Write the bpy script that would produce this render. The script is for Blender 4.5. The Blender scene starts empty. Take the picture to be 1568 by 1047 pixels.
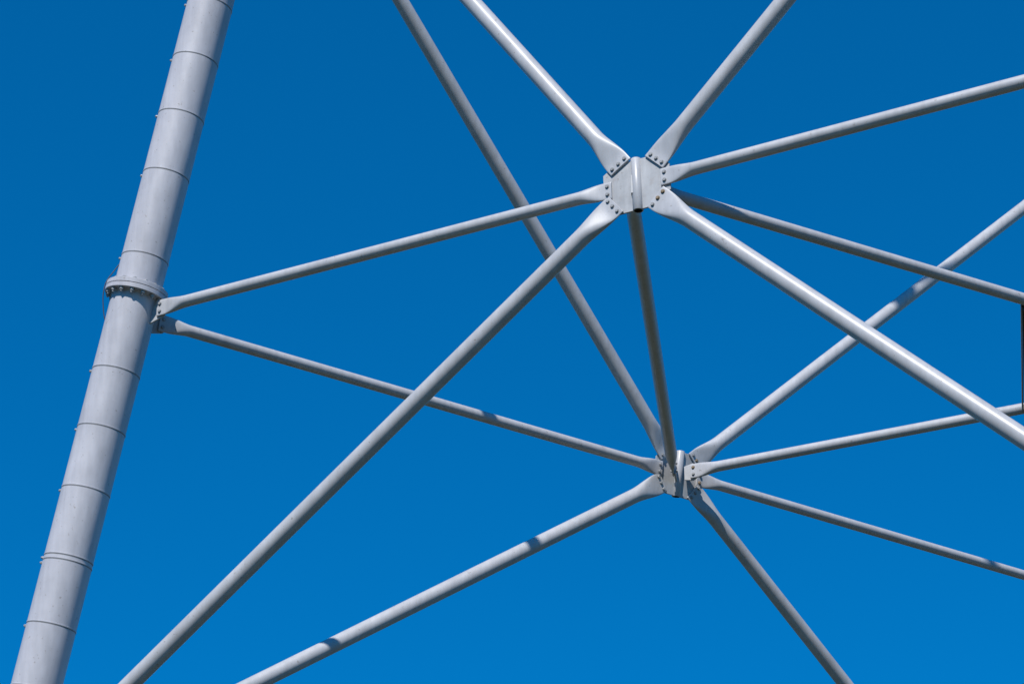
import bpy, math, random
from mathutils import Vector as V, Matrix
random.seed(7)
sc=bpy.context.scene
CAMH=1.6
# ------------------------------------------------------------------ materials
def newmat(name):
    m=bpy.data.materials.new(name); m.use_nodes=True
    nt=m.node_tree; b=nt.nodes['Principled BSDF']; return m,nt,b
def paint(name,base,dirt=.12,rough=.42,scale=1.0,coat=.15,stain=0.0):
    m,nt,b=newmat(name); N=nt.nodes; L=nt.links
    tc=N.new('ShaderNodeTexCoord')
    n1=N.new('ShaderNodeTexNoise'); n1.inputs['Scale'].default_value=1.3*scale; n1.inputs['Detail'].default_value=6; n1.inputs['Roughness'].default_value=.65
    mp=N.new('ShaderNodeMapping'); mp.inputs['Scale'].default_value=(7,7,.7)
    n2=N.new('ShaderNodeTexNoise'); n2.inputs['Scale'].default_value=1.6; n2.inputs['Detail'].default_value=8
    n3=N.new('ShaderNodeTexNoise'); n3.inputs['Scale'].default_value=18; n3.inputs['Detail'].default_value=3
    L.new(tc.outputs['Object'],n1.inputs['Vector']); L.new(tc.outputs['Object'],mp.inputs['Vector']); L.new(mp.outputs[0],n2.inputs['Vector']); L.new(tc.outputs['Object'],n3.inputs['Vector'])
    r1=N.new('ShaderNodeMapRange'); r1.inputs['From Min'].default_value=.3; r1.inputs['From Max'].default_value=.7; r1.inputs['To Min'].default_value=1-dirt; r1.inputs['To Max'].default_value=1+dirt*.4
    r2=N.new('ShaderNodeMapRange'); r2.inputs['From Min'].default_value=.3; r2.inputs['From Max'].default_value=.75; r2.inputs['To Min'].default_value=1+dirt*.3; r2.inputs['To Max'].default_value=1-dirt*.9
    L.new(n1.outputs['Fac'],r1.inputs['Value']); L.new(n2.outputs['Fac'],r2.inputs['Value'])
    mu=N.new('ShaderNodeMath'); mu.operation='MULTIPLY'; L.new(r1.outputs[0],mu.inputs[0]); L.new(r2.outputs[0],mu.inputs[1])
    vm=N.new('ShaderNodeVectorMath'); vm.operation='SCALE'; vm.inputs[0].default_value=base; L.new(mu.outputs[0],vm.inputs['Scale'])
    r3=N.new('ShaderNodeMapRange'); r3.inputs['From Min'].default_value=.67; r3.inputs['From Max'].default_value=.73; r3.clamp=True
    L.new(n3.outputs['Fac'],r3.inputs['Value'])
    mx=N.new('ShaderNodeMix'); mx.data_type='RGBA'; mx.inputs['B'].default_value=(.2,.17,.14,1)
    fm=N.new('ShaderNodeMath'); fm.operation='MULTIPLY'; fm.inputs[1].default_value=.55; L.new(r3.outputs[0],fm.inputs[0])
    L.new(fm.outputs[0],mx.inputs['Factor']); L.new(vm.outputs[0],mx.inputs['A']); last=mx.outputs['Result']
    if stain>0:
        n4=N.new('ShaderNodeTexNoise'); n4.inputs['Scale'].default_value=5; n4.inputs['Detail'].default_value=6
        L.new(tc.outputs['Object'],n4.inputs['Vector'])
        r4=N.new('ShaderNodeMapRange'); r4.inputs['From Min'].default_value=.58; r4.inputs['From Max'].default_value=.8; r4.inputs['To Max'].default_value=stain
        L.new(n4.outputs['Fac'],r4.inputs['Value'])
        m2=N.new('ShaderNodeMix'); m2.data_type='RGBA'; m2.inputs['B'].default_value=(.22,.11,.05,1)
        L.new(r4.outputs[0],m2.inputs['Factor']); L.new(last,m2.inputs['A']); last=m2.outputs['Result']
    L.new(last,b.inputs['Base Color'])
    rr=N.new('ShaderNodeMapRange'); rr.inputs['To Min'].default_value=rough-.08; rr.inputs['To Max'].default_value=rough+.12
    L.new(n1.outputs['Fac'],rr.inputs['Value']); L.new(rr.outputs[0],b.inputs['Roughness'])
    bp=N.new('ShaderNodeBump'); bp.inputs['Strength'].default_value=.12; bp.inputs['Distance'].default_value=.01
    L.new(n1.outputs['Fac'],bp.inputs['Height']); L.new(bp.outputs[0],b.inputs['Normal'])
    b.inputs['Coat Weight'].default_value=coat; b.inputs['Coat Roughness'].default_value=.3
    return m
M_leg=paint('leg_paint',(.49,.48,.515),.13,.45,1.0,0)
M_tube=paint('tube_paint',(.455,.455,.475),.13,.37,1.2,0)
M_plate=paint('gusset_paint',(.42,.425,.44),.18,.5,3,.0,stain=.3)
M_bolt=paint('galvanised_bolt',(.34,.34,.345),.25,.45,6,0)
M_rust=paint('rusty_bolt',(.28,.21,.14),.3,.8,6,0)
M_seal=paint('joint_sealant',(.22,.22,.23),.2,.7,6,0)
M_dark=paint('dark_grating',(.022,.023,.026),.2,.6,4,0)
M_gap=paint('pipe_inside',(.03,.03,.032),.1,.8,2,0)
M_cable=paint('cable_sheath',(.05,.05,.055),.1,.6,2,0)
M_conc=paint('concrete',(.36,.35,.33),.2,.85,1,0)
def ground_mat():
    m,nt,b=newmat('dry_grass'); N=nt.nodes; L=nt.links
    tc=N.new('ShaderNodeTexCoord'); n=N.new('ShaderNodeTexNoise'); n.inputs['Scale'].default_value=.35; n.inputs['Detail'].default_value=10
    n2=N.new('ShaderNodeTexNoise'); n2.inputs['Scale'].default_value=14; n2.inputs['Detail'].default_value=8
    L.new(tc.outputs['Object'],n.inputs['Vector']);L.new(tc.outputs['Object'],n2.inputs['Vector'])
    a=N.new('ShaderNodeMath');a.operation='ADD';L.new(n.outputs['Fac'],a.inputs[0]);L.new(n2.outputs['Fac'],a.inputs[1])
    r=N.new('ShaderNodeMapRange'); r.inputs['From Min'].default_value=.7; r.inputs['From Max'].default_value=1.3; L.new(a.outputs[0],r.inputs['Value'])
    cr=N.new('ShaderNodeValToRGB'); cr.color_ramp.elements[0].color=(.03,.04,.018,1); cr.color_ramp.elements[1].color=(.06,.06,.036,1)
    L.new(r.outputs[0],cr.inputs[0]); L.new(cr.outputs[0],b.inputs['Base Color']); b.inputs['Roughness'].default_value=.95
    bp=N.new('ShaderNodeBump'); bp.inputs['Strength'].default_value=.6; L.new(n2.outputs['Fac'],bp.inputs['Height']); L.new(bp.outputs[0],b.inputs['Normal'])
    return m
M_ground=ground_mat()
# ------------------------------------------------------------------ mesh helper
class MB:
    def __init__(s): s.v=[];s.f=[]
    def loft(s,rings,cap0=True,cap1=True):
        n=len(rings[0]); o=len(s.v)
        for r in rings: s.v+= [tuple(p) for p in r]
        for i in range(len(rings)-1):
            for j in range(n):
                a=o+i*n+j; b=o+i*n+(j+1)%n
                s.f.append((a,b,b+n,a+n))
        if cap0: s.f.append(tuple(o+j for j in range(n))[::-1])
        if cap1: s.f.append(tuple(o+(len(rings)-1)*n+j for j in range(n)))
    def obj(s,name,mat,parent,sharp=32):
        me=bpy.data.meshes.new(name); me.from_pydata(s.v,[],s.f); me.update()
        import bmesh
        bm=bmesh.new(); bm.from_mesh(me); bmesh.ops.recalc_face_normals(bm,faces=bm.faces); bm.to_mesh(me); bm.free()
        for p in me.polygons: p.use_smooth=True
        me.set_sharp_from_angle(angle=math.radians(sharp))
        me.materials.append(mat)
        ob=bpy.data.objects.new(name,me); sc.collection.objects.link(ob)
        if parent: ob.parent=parent
        return ob
def frame(d):
    d=d.normalized(); x=d.cross(V((0,0,1)))
    if x.length<.01: x=V((1,0,0))
    x.normalize(); return x,x.cross(d).normalized()
def ring(c,x,y,a,b=None,n=32,ex=1.0,ph=0):
    b=a if b is None else b; out=[]
    for i in range(n):
        t=2*math.pi*i/n+ph; ct,st=math.cos(t),math.sin(t)
        out.append(c+x*(a*math.copysign(abs(ct)**ex,ct))+y*(b*math.copysign(abs(st)**ex,st)))
    return out
def sm(t): t=max(0,min(1,t)); return t*t*(3-2*t)
def plate(mb,pts2,c,x,y,nrm,th,bev=.004):
    def R(k,o): 
        cx=sum(p[0] for p in pts2)/len(pts2); cy=sum(p[1] for p in pts2)/len(pts2)
        out=[]
        for p in pts2:
            dx,dy=p[0]-cx,p[1]-cy; l=math.hypot(dx,dy) or 1
            out.append(c+x*(p[0]-dx/l*k)+y*(p[1]-dy/l*k)+nrm*o)
        return out
    mb.loft([R(bev,-th/2),R(0,-th/2+bev),R(0,th/2-bev),R(bev,th/2)])
def hexbolt(mb,c,n,r=.027,h=.022,stub=True):
    x,y=frame(n)
    ph=random.random()
    mb.loft([ring(c,x,y,r*1.3,n=16),ring(c+n*.004,x,y,r*1.3,n=16)])
    mb.loft([ring(c+n*.004,x,y,r,n=6,ph=ph),ring(c+n*(.004+h*.85),x,y,r,n=6,ph=ph),ring(c+n*(.004+h),x,y,r*.86,n=6,ph=ph)])
    if stub: mb.loft([ring(c+n*(.004+h),x,y,r*.5,n=10),ring(c+n*(.012+h),x,y,r*.5,n=10)])
# ------------------------------------------------------------------ tower skeleton (metres)
P={k:V(v)+V((0,0,CAMH)) for k,v in dict(
 A=(1.85,30.72,19),B=(3.12,40.96,19),C=(-6.21,34.79,19),Ct=(-4.34,33.40,29.17),Cb=(-7.71,35.87,11.06),
 D=(10.95,26.15,19.05),Dt=(10.46,25.99,28.49),Db=(11.59,26.28,8.4),
 E=(13.57,47.87,18.96),Et=(14.37,45.51,30.12),Eb=(12.9,49.8,9.8),R=(12.55,36.6,19)).items()}
def ext(a,b,z): a,b=P[a],P[b]; return a+(b-a)*((z-a.z)/(b.z-a.z))
for k in 'CDE':
    P[k+'2']=ext(k,k+'t',40.5); P[k+'g']=ext(k+'t',k+'b',0.45)
P['A2']=(P['C2']+P['D2'])/2;P['B2']=(P['C2']+P['E2'])/2;P['R2']=(P['D2']+P['E2'])/2
tower=bpy.data.objects.new('lattice_tower',None); sc.collection.objects.link(tower)
bolts=MB(); rusty=MB()
RD,RH=.135,.098
def member(a,b,r,n,s0,s1,name,nb=3,off=V((0,0,0))):
    p0,p1=P[a]+off,P[b]+off; d=(p1-p0); L=d.length; d.normalize()
    n=(n-d*n.dot(d)).normalized(); w=d.cross(n).normalized()
    FL=.13; TR=4.6*r
    ts=[]
    for s,sg in ((s0,0),(s1,1)):
        loc=[0,.006,.02,FL]+[FL+TR*i/12 for i in range(1,13)]
        ts.append([s+q for q in loc])
    mid=[s0+FL+TR+(L-s0-s1-2*(FL+TR))*i/10 for i in range(1,10)]
    seq=[(t,t-s0) for t in ts[0]]+[(t,99) for t in mid]+[(L-t,t-s1) for t in reversed(ts[1])]
    rings=[]
    for t,q in seq:
        k=sm((q-FL)/TR) if q<90 else 1
        wa=1.46*r*(1-k)+r*k
        if q<FL: wa=1.46*r
        kk=k**.8
        th=.019*(1-kk)+r*kk
        if q<.003: th*=.7; wa*=.985
        ex=.45*(1-k)+1.0*k if k<1 else 1
        rings.append(ring(p0+d*t,w,n,wa,th,n=36,ex=ex))
    mb=MB(); mb.loft(rings); mb.obj(name,M_tube,tower,40)
    for (p,dd,s,nd) in ((p0,d,s0,a),(p1,-d,s1,b)):
        for i in range(nb):
            o=(i-(nb-1)/2)*(1.46*r*.62 if nb==3 else 1.46*r*.95)
            for sg in (1,-1):
                c=p+dd*(s+.065)+w*o+n*(sg*.019 if sg>0 else -.052)
                tgt=rusty if (nd in('A','B') and random.random()<.12) else bolts
                hexbolt(tgt,c,n*sg,stub=sg<0)
def facen(a,b,c):
    n=(P[b]-P[a]).cross(P[c]-P[a]).normalized()
    return n if n.y<0 else -n
nF1=facen('Ct','Cb','A'); nF2=facen('Ct','Cb','B'); nF3=(P['E']-P['D']).cross(V((0,0,1))).normalized(); nF3=-nF3 if nF3.x>0 else nF3
SN=.40; SC=.47
faces={'A':(nF1,'C','D'),'B':(nF2,'C','E'),'R':(nF3,'D','E')}
for nd,(n,l,r_) in faces.items():
    member(nd,l,RH,n,SN,SC,'horizontal_tube',2); member(nd,r_,RH,n,SN,SC,'horizontal_tube',2)
    for q in (l+'t',l+'b',r_+'t',r_+'b'): member(nd,q,RD,n,SN+.02,.62,'diagonal_tube',3)
    up=nd+'2'
    member(up,l+'t',RD,n,SN,.62,'diagonal_tube',3); member(up,r_+'t',RD,n,SN,.62,'diagonal_tube',3)
    member(up,l+'2',RH,n,SN,SC,'horizontal_tube',2); member(up,r_+'2',RH,n,SN,SC,'horizontal_tube',2)
inner=[('A','B',.112),('A','R',RH),('B','R',RH),('A2','B2',RH),('A2','R2',RH),('B2','R2',RH)]
# ------------------------------------------------------------------ node gussets
def clip(poly,nx,ny,c):
    out=[]
    for i in range(len(poly)):
        a=poly[i]; b=poly[(i+1)%len(poly)]
        da=a[0]*nx+a[1]*ny-c; db=b[0]*nx+b[1]*ny-c
        if da<=0: out.append(a)
        if (da<0<db) or (db<0<da):
            t=da/(da-db); out.append((a[0]+(b[0]-a[0])*t,a[1]+(b[1]-a[1])*t))
    return out
plates=MB(); pipes=MB(); inside=MB()
def node(nd,base,suffix=''):
    n,l,r_=faces[base]
    c=P[nd]; h=(P[r_+suffix] if suffix else P[r_])-(P[l+suffix] if suffix else P[l]); h=(h-n*h.dot(n)).normalized(); u=n.cross(h).normalized()
    if u.z<0: u=-u
    ends=[l+suffix,r_+suffix]+([l+'t',r_+'t'] if suffix else [l+'t',l+'b',r_+'t',r_+'b'])
    for side in (-1,1):
        poly=[(0,-.43),(.8,-.43),(.8,.43),(0,.43)]
        if side<0: poly=[(-x,y) for x,y in poly][::-1]
        for q in ends:
            d=P[q]-c; dx,dy=d.dot(h),d.dot(u); L=math.hypot(dx,dy); dx/=L;dy/=L
            if dx*side<0: continue
            poly=clip(poly,dx,dy,.54)
        poly=[(x+side*.07 if abs(x)<1e-6 else x,y) for x,y in poly]
        plate(plates,poly,c-n*.0355,h,u,n,.03)
    pc=c-n*.035; ro,ri,hl=.080,.063,.44
    pipes.loft([ring(pc-u*hl,h,n,ri,n=28),ring(pc-u*hl,h,n,ro-.004,n=28),ring(pc-u*(hl-.004),h,n,ro,n=28),ring(pc+u*(hl-.004),h,n,ro,n=28),ring(pc+u*hl,h,n,ro-.004,n=28),ring(pc+u*hl,h,n,ri,n=28)],False,False)
    inside.loft([ring(pc-u*hl,h,n,ri,n=28),ring(pc-u*(hl-.3),h,n,ri*.99,n=28)],False,True)
    inside.loft([ring(pc+u*(hl-.3),h,n,ri*.99,n=28),ring(pc+u*hl,h,n,ri,n=28)],True,False)
    return pc
for nd in 'ABR': node(nd,nd); node(nd+'2',nd,'2')
for a,b,r in inner:
    d=(P[b]-P[a]).normalized(); n=d.cross(V((0,0,1))).normalized()
    if n.y>0 or (abs(n.y)<.3 and n.x>0): n=-n
    off=V((-.10,0,0)) if (a,b)==('A','B') else V((0,0,0))
    sA=.22
    member(a,b,r,n,sA,sA,'tie_tube',2,off)
    for p,dd in ((P[a]+off,d),(P[b]+off,-d)):
        z=V((0,0,1)); H=1.46*r+.03
        i0=.0 if off.length else .09
        plate(plates,[(i0,-H*.8),(.26,-H),(.33,-H*.8),(.33,H*.8),(.26,H),(i0,H*.8)],p-n*.0355,dd,z,n,.03)
# ------------------------------------------------------------------ legs
RL=.39
def leg(k,rings_at,flanges,name,detail=False):
    p0,p1=P[k+'g'],P[k+'2']+ (P[k+'2']-P[k+'t']).normalized()*.6
    d=(p1-p0).normalized(); L=(p1-p0).length; x,y=frame(d)
    mb=MB(); nseg=60
    mb.loft([ring(p0+d*(L*i/nseg),x,y,RL,n=72) for i in range(nseg+1)]); mb.obj(name,M_leg,tower)
    # joints are measured along the leg axis, from the point of the axis nearest to the bracing joint
    c=p0+d*((P[k]-p0).dot(d)); rb=MB(); fb=MB(); bb=MB(); sb=MB()
    left=V((-1,0,0)); left=(left-d*left.dot(d)).normalized()
    lo=(p0-c).dot(d); hi=(p1-c).dot(d)
    for t in rings_at:
        if not lo+.3<t<hi-.1: continue
        q=c+d*t; w=.012
        rb.loft([ring(q-d*w,x,y,RL-.002,n=72),ring(q-d*w*.7,x,y,RL+.006,n=72),ring(q+d*w*.7,x,y,RL+.006,n=72),ring(q+d*w,x,y,RL-.002,n=72)],False,False)
        q2=q-d*.019
        sb.loft([ring(q2-d*.008,x,y,RL-.002,n=72),ring(q2-d*.007,x,y,RL+.0018,n=72),ring(q2+d*.007,x,y,RL+.0018,n=72),ring(q2+d*.008,x,y,RL-.002,n=72)],False,False)
        lv=(left+V((0,random.uniform(-.1,.02),0))); lv=(lv-d*lv.dot(d)).normalized()
        hexbolt(bb,q-d*.05+lv*(RL+.001),lv,.024,.03)
    for t in flanges:
        q=c+d*t
        for o in (-.043,.043):
            fb.loft([ring(q+d*(o-.04),x,y,RL-.01,n=96),ring(q+d*(o-.04),x,y,.505,n=96),ring(q+d*(o-.034),x,y,.513,n=96),ring(q+d*(o+.034),x,y,.513,n=96),ring(q+d*(o+.04),x,y,.505,n=96),ring(q+d*(o+.04),x,y,RL-.01,n=96)],False,False)
        for sg in (1,-1):
            fb.loft([ring(q+d*sg*.083,x,y,RL+.028,n=72),ring(q+d*sg*.115,x,y,RL-.001,n=72)],False,False)
        for i in range(16):
            an=2*math.pi*i/16+.1; v=x*math.cos(an)+y*math.sin(an)
            for sg in (1,-1):
                b0=q+v*.455+d*sg*.083; xx,yy=v,d.cross(v); hh=.026 if sg>0 else .05
                bb.loft([ring(b0,xx,yy,.045,n=16),ring(b0+d*sg*.008,xx,yy,.045,n=16)])
                bb.loft([ring(b0+d*sg*.008,xx,yy,.037,n=6),ring(b0+d*sg*(hh-.005),xx,yy,.037,n=6),ring(b0+d*sg*hh,xx,yy,.031,n=6)])
                if sg<0: bb.loft([ring(b0+d*sg*hh,xx,yy,.019,n=12),ring(b0+d*sg*(hh+.024),xx,yy,.019,n=12)])
    rb.obj('leg_joint_bands',M_leg,tower); sb.obj('leg_joint_sealant',M_seal,tower); fb.obj('leg_flange',M_leg,tower,30); bb.obj('leg_flange_bolts',M_bolt,tower)
    if detail:
        cu=bpy.data.curves.new('earth_cable','CURVE'); cu.dimensions='3D'; cu.bevel_depth=.008; cu.bevel_resolution=3
        fr=(left+V((0,-.25,0))).normalized(); fr=(fr-d*fr.dot(d)).normalized()
        pts=[(.80,.385),(.72,.42),(.62,.46),(.52,.50),(.42,.53),(.28,.528),(.15,.51),(-.02,.46),(-.14,.42),(-.20,.39)]
        sp=cu.splines.new('NURBS'); sp.points.add(len(pts)-1)
        for i,(t,rr) in enumerate(pts): sp.points[i].co=(*(c+d*t+fr*rr),1)
        sp.use_endpoint_u=True; sp.order_u=3
        o=bpy.data.objects.new('earth_cable',cu); sc.collection.objects.link(o); o.parent=tower; cu.materials.append(M_cable)
    f=MB(); g=V((p0.x,p0.y,0))
    f.loft([ring(g+V((0,0,-.3)),V((1,0,0)),V((0,1,0)),1.5,n=8,ph=math.pi/8),ring(g+V((0,0,.40)),V((1,0,0)),V((0,1,0)),1.5,n=8,ph=math.pi/8),ring(g+V((0,0,.46)),V((1,0,0)),V((0,1,0)),1.42,n=8,ph=math.pi/8)])
    f.obj('footing',M_conc,tower)
    for q in (k,k+'t',k+'b',k+'2'):
        for nd,(n,l,r_) in faces.items():
            if k not in (l,r_): continue
            for tgt in ([nd] if q==k else [nd+'2'] if q==k+'2' else [nd,nd+'2'] if q==k+'t' else [nd]):
                dd=(P[tgt]-P[q]).normalized(); nn=(n-dd*n.dot(dd)).normalized(); w=dd.cross(nn)
                s=.62 if q in(k,k+'2') else .80
                hw=.20 if q in(k,k+'2') else .27
                plate(plates,[(.30,-hw*1.15),(s-.05,-hw*.8),(s,-hw*.55),(s,hw*.55),(s-.05,hw*.8),(.30,hw*1.15)],P[q]-nn*.0355,dd,w,nn,.03)
bandsC=[4.68,3.6,2.5,.98,-1.04,-2.04,-3.08,-4.21,-4.29,-5.32,-6.33,-7.4,-8.4,-9.5,-10.5,-11.6,-12.6,-13.7,-14.7,-15.8,5.75,6.8,7.85,8.9,11.2,12.2,13.3,14.3,15.4,16.4,17.5]
leg('C',bandsC,[.38,9.9,-8.9],'tower_leg',True)
leg('D',[t+.3 for t in bandsC],[.38,9.9,-8.9],'tower_leg'); leg('E',[t+.3 for t in bandsC],[.38,9.9,-8.9],'tower_leg')
plates.obj('gusset_plates',M_plate,tower,25); pipes.obj('node_pipes',M_tube,tower,50); inside.obj('node_pipe_inside',M_gap,tower)
bolts.obj('gusset_bolts',M_bolt,tower); rusty.obj('rusty_gusset_bolts',M_rust,tower)
# ------------------------------------------------------------------ maintenance platform
pf=bpy.data.objects.new('maintenance_platform',None); sc.collection.objects.link(pf)
q=MB(); z0=18.9+CAMH
tri=[(8.28,34.36),(9.01,38.12),(12.2,36.95),(12.2,36.1)]
q.loft([[V((x,y,z0)) for x,y in tri],[V((x,y,z0+.05)) for x,y in tri]]); q.obj('grating_deck',M_dark,pf,20)
q=MB(); q2=MB()
def bar(mb,a,b,w,h):
    d=(b-a).normalized(); x=V((0,0,1)); y=d.cross(x).normalized()
    def rr(p): return [p+x*h/2+y*w/2,p+x*h/2-y*w/2,p-x*h/2-y*w/2,p-x*h/2+y*w/2]
    mb.loft([rr(a),rr(b)])
T3=[V((x,y,z0+.03)) for x,y in tri]
bar(q2,T3[0]+V((-.02,-.02,0)),T3[1]+V((-.02,.03,0)),.02,.12)
for i in range(1,4):
    bar(q,T3[i]+V((0,0,.0)),T3[(i+1)%4]+V((0,0,.0)),.035,.16)
for i in range(1,9):
    t=i/9; bar(q,T3[0].lerp(T3[3],t)-V((0,0,.06)),T3[1].lerp(T3[2],t)-V((0,0,.06)),.03,.05)
q.obj('deck_frame',M_cable,pf,20); q2.obj('edge_trim',M_seal,pf,20)
# ------------------------------------------------------------------ ground
g=MB(); S=3000; nn=24
for i in range(nn+1):
    for j in range(nn+1):
        g.v.append(((i/nn-.5)*2*S,(j/nn-.5)*2*S,0))
for i in range(nn):
    for j in range(nn):
        a=i*(nn+1)+j; g.f.append((a,a+nn+1,a+nn+2,a+1))
g.obj('ground',M_ground,None)
# ------------------------------------------------------------------ light
AZ,EL=math.radians(196),math.radians(46)
s=V((math.sin(AZ)*math.cos(EL),math.cos(AZ)*math.cos(EL),math.sin(EL)))
ld=bpy.data.lights.new('sun','SUN'); ld.energy=5.0; ld.angle=math.radians(.53); ld.color=(1,.97,.92)
lo=bpy.data.objects.new('sun',ld); lo.rotation_euler=s.to_track_quat('Z','Y').to_euler(); lo.location=s*60; sc.collection.objects.link(lo)
w=bpy.data.worlds.new('World'); sc.world=w; w.use_nodes=True; nt=w.node_tree; bg=nt.nodes['Background']
sky=nt.nodes.new('ShaderNodeTexSky'); sky.sky_type='NISHITA'; sky.sun_disc=False; sky.sun_elevation=EL; sky.sun_rotation=AZ
sky.air_density=1.0; sky.dust_density=0.0; sky.ozone_density=4.0; sky.altitude=200
gm=nt.nodes.new('ShaderNodeGamma'); gm.inputs['Gamma'].default_value=.75
tint=nt.nodes.new('ShaderNodeVectorMath'); tint.operation='MULTIPLY'; tint.inputs[1].default_value=(.004,.78,1.47)
nt.links.new(sky.outputs[0],gm.inputs['Color']); nt.links.new(gm.outputs[0],tint.inputs[0]); nt.links.new(tint.outputs[0],bg.inputs['Color']); bg.inputs['Strength'].default_value=.12
# ------------------------------------------------------------------ camera
cd=bpy.data.cameras.new('camera'); cd.lens=85; cd.sensor_width=36; cd.clip_end=8000; cd.clip_start=.5
co=bpy.data.objects.new('camera',cd); co.location=(0,0,CAMH); co.rotation_euler=(math.radians(118),0,0); sc.collection.objects.link(co); sc.camera=co
sc.view_settings.view_transform='Standard'; sc.view_settings.look='None'; sc.view_settings.exposure=0
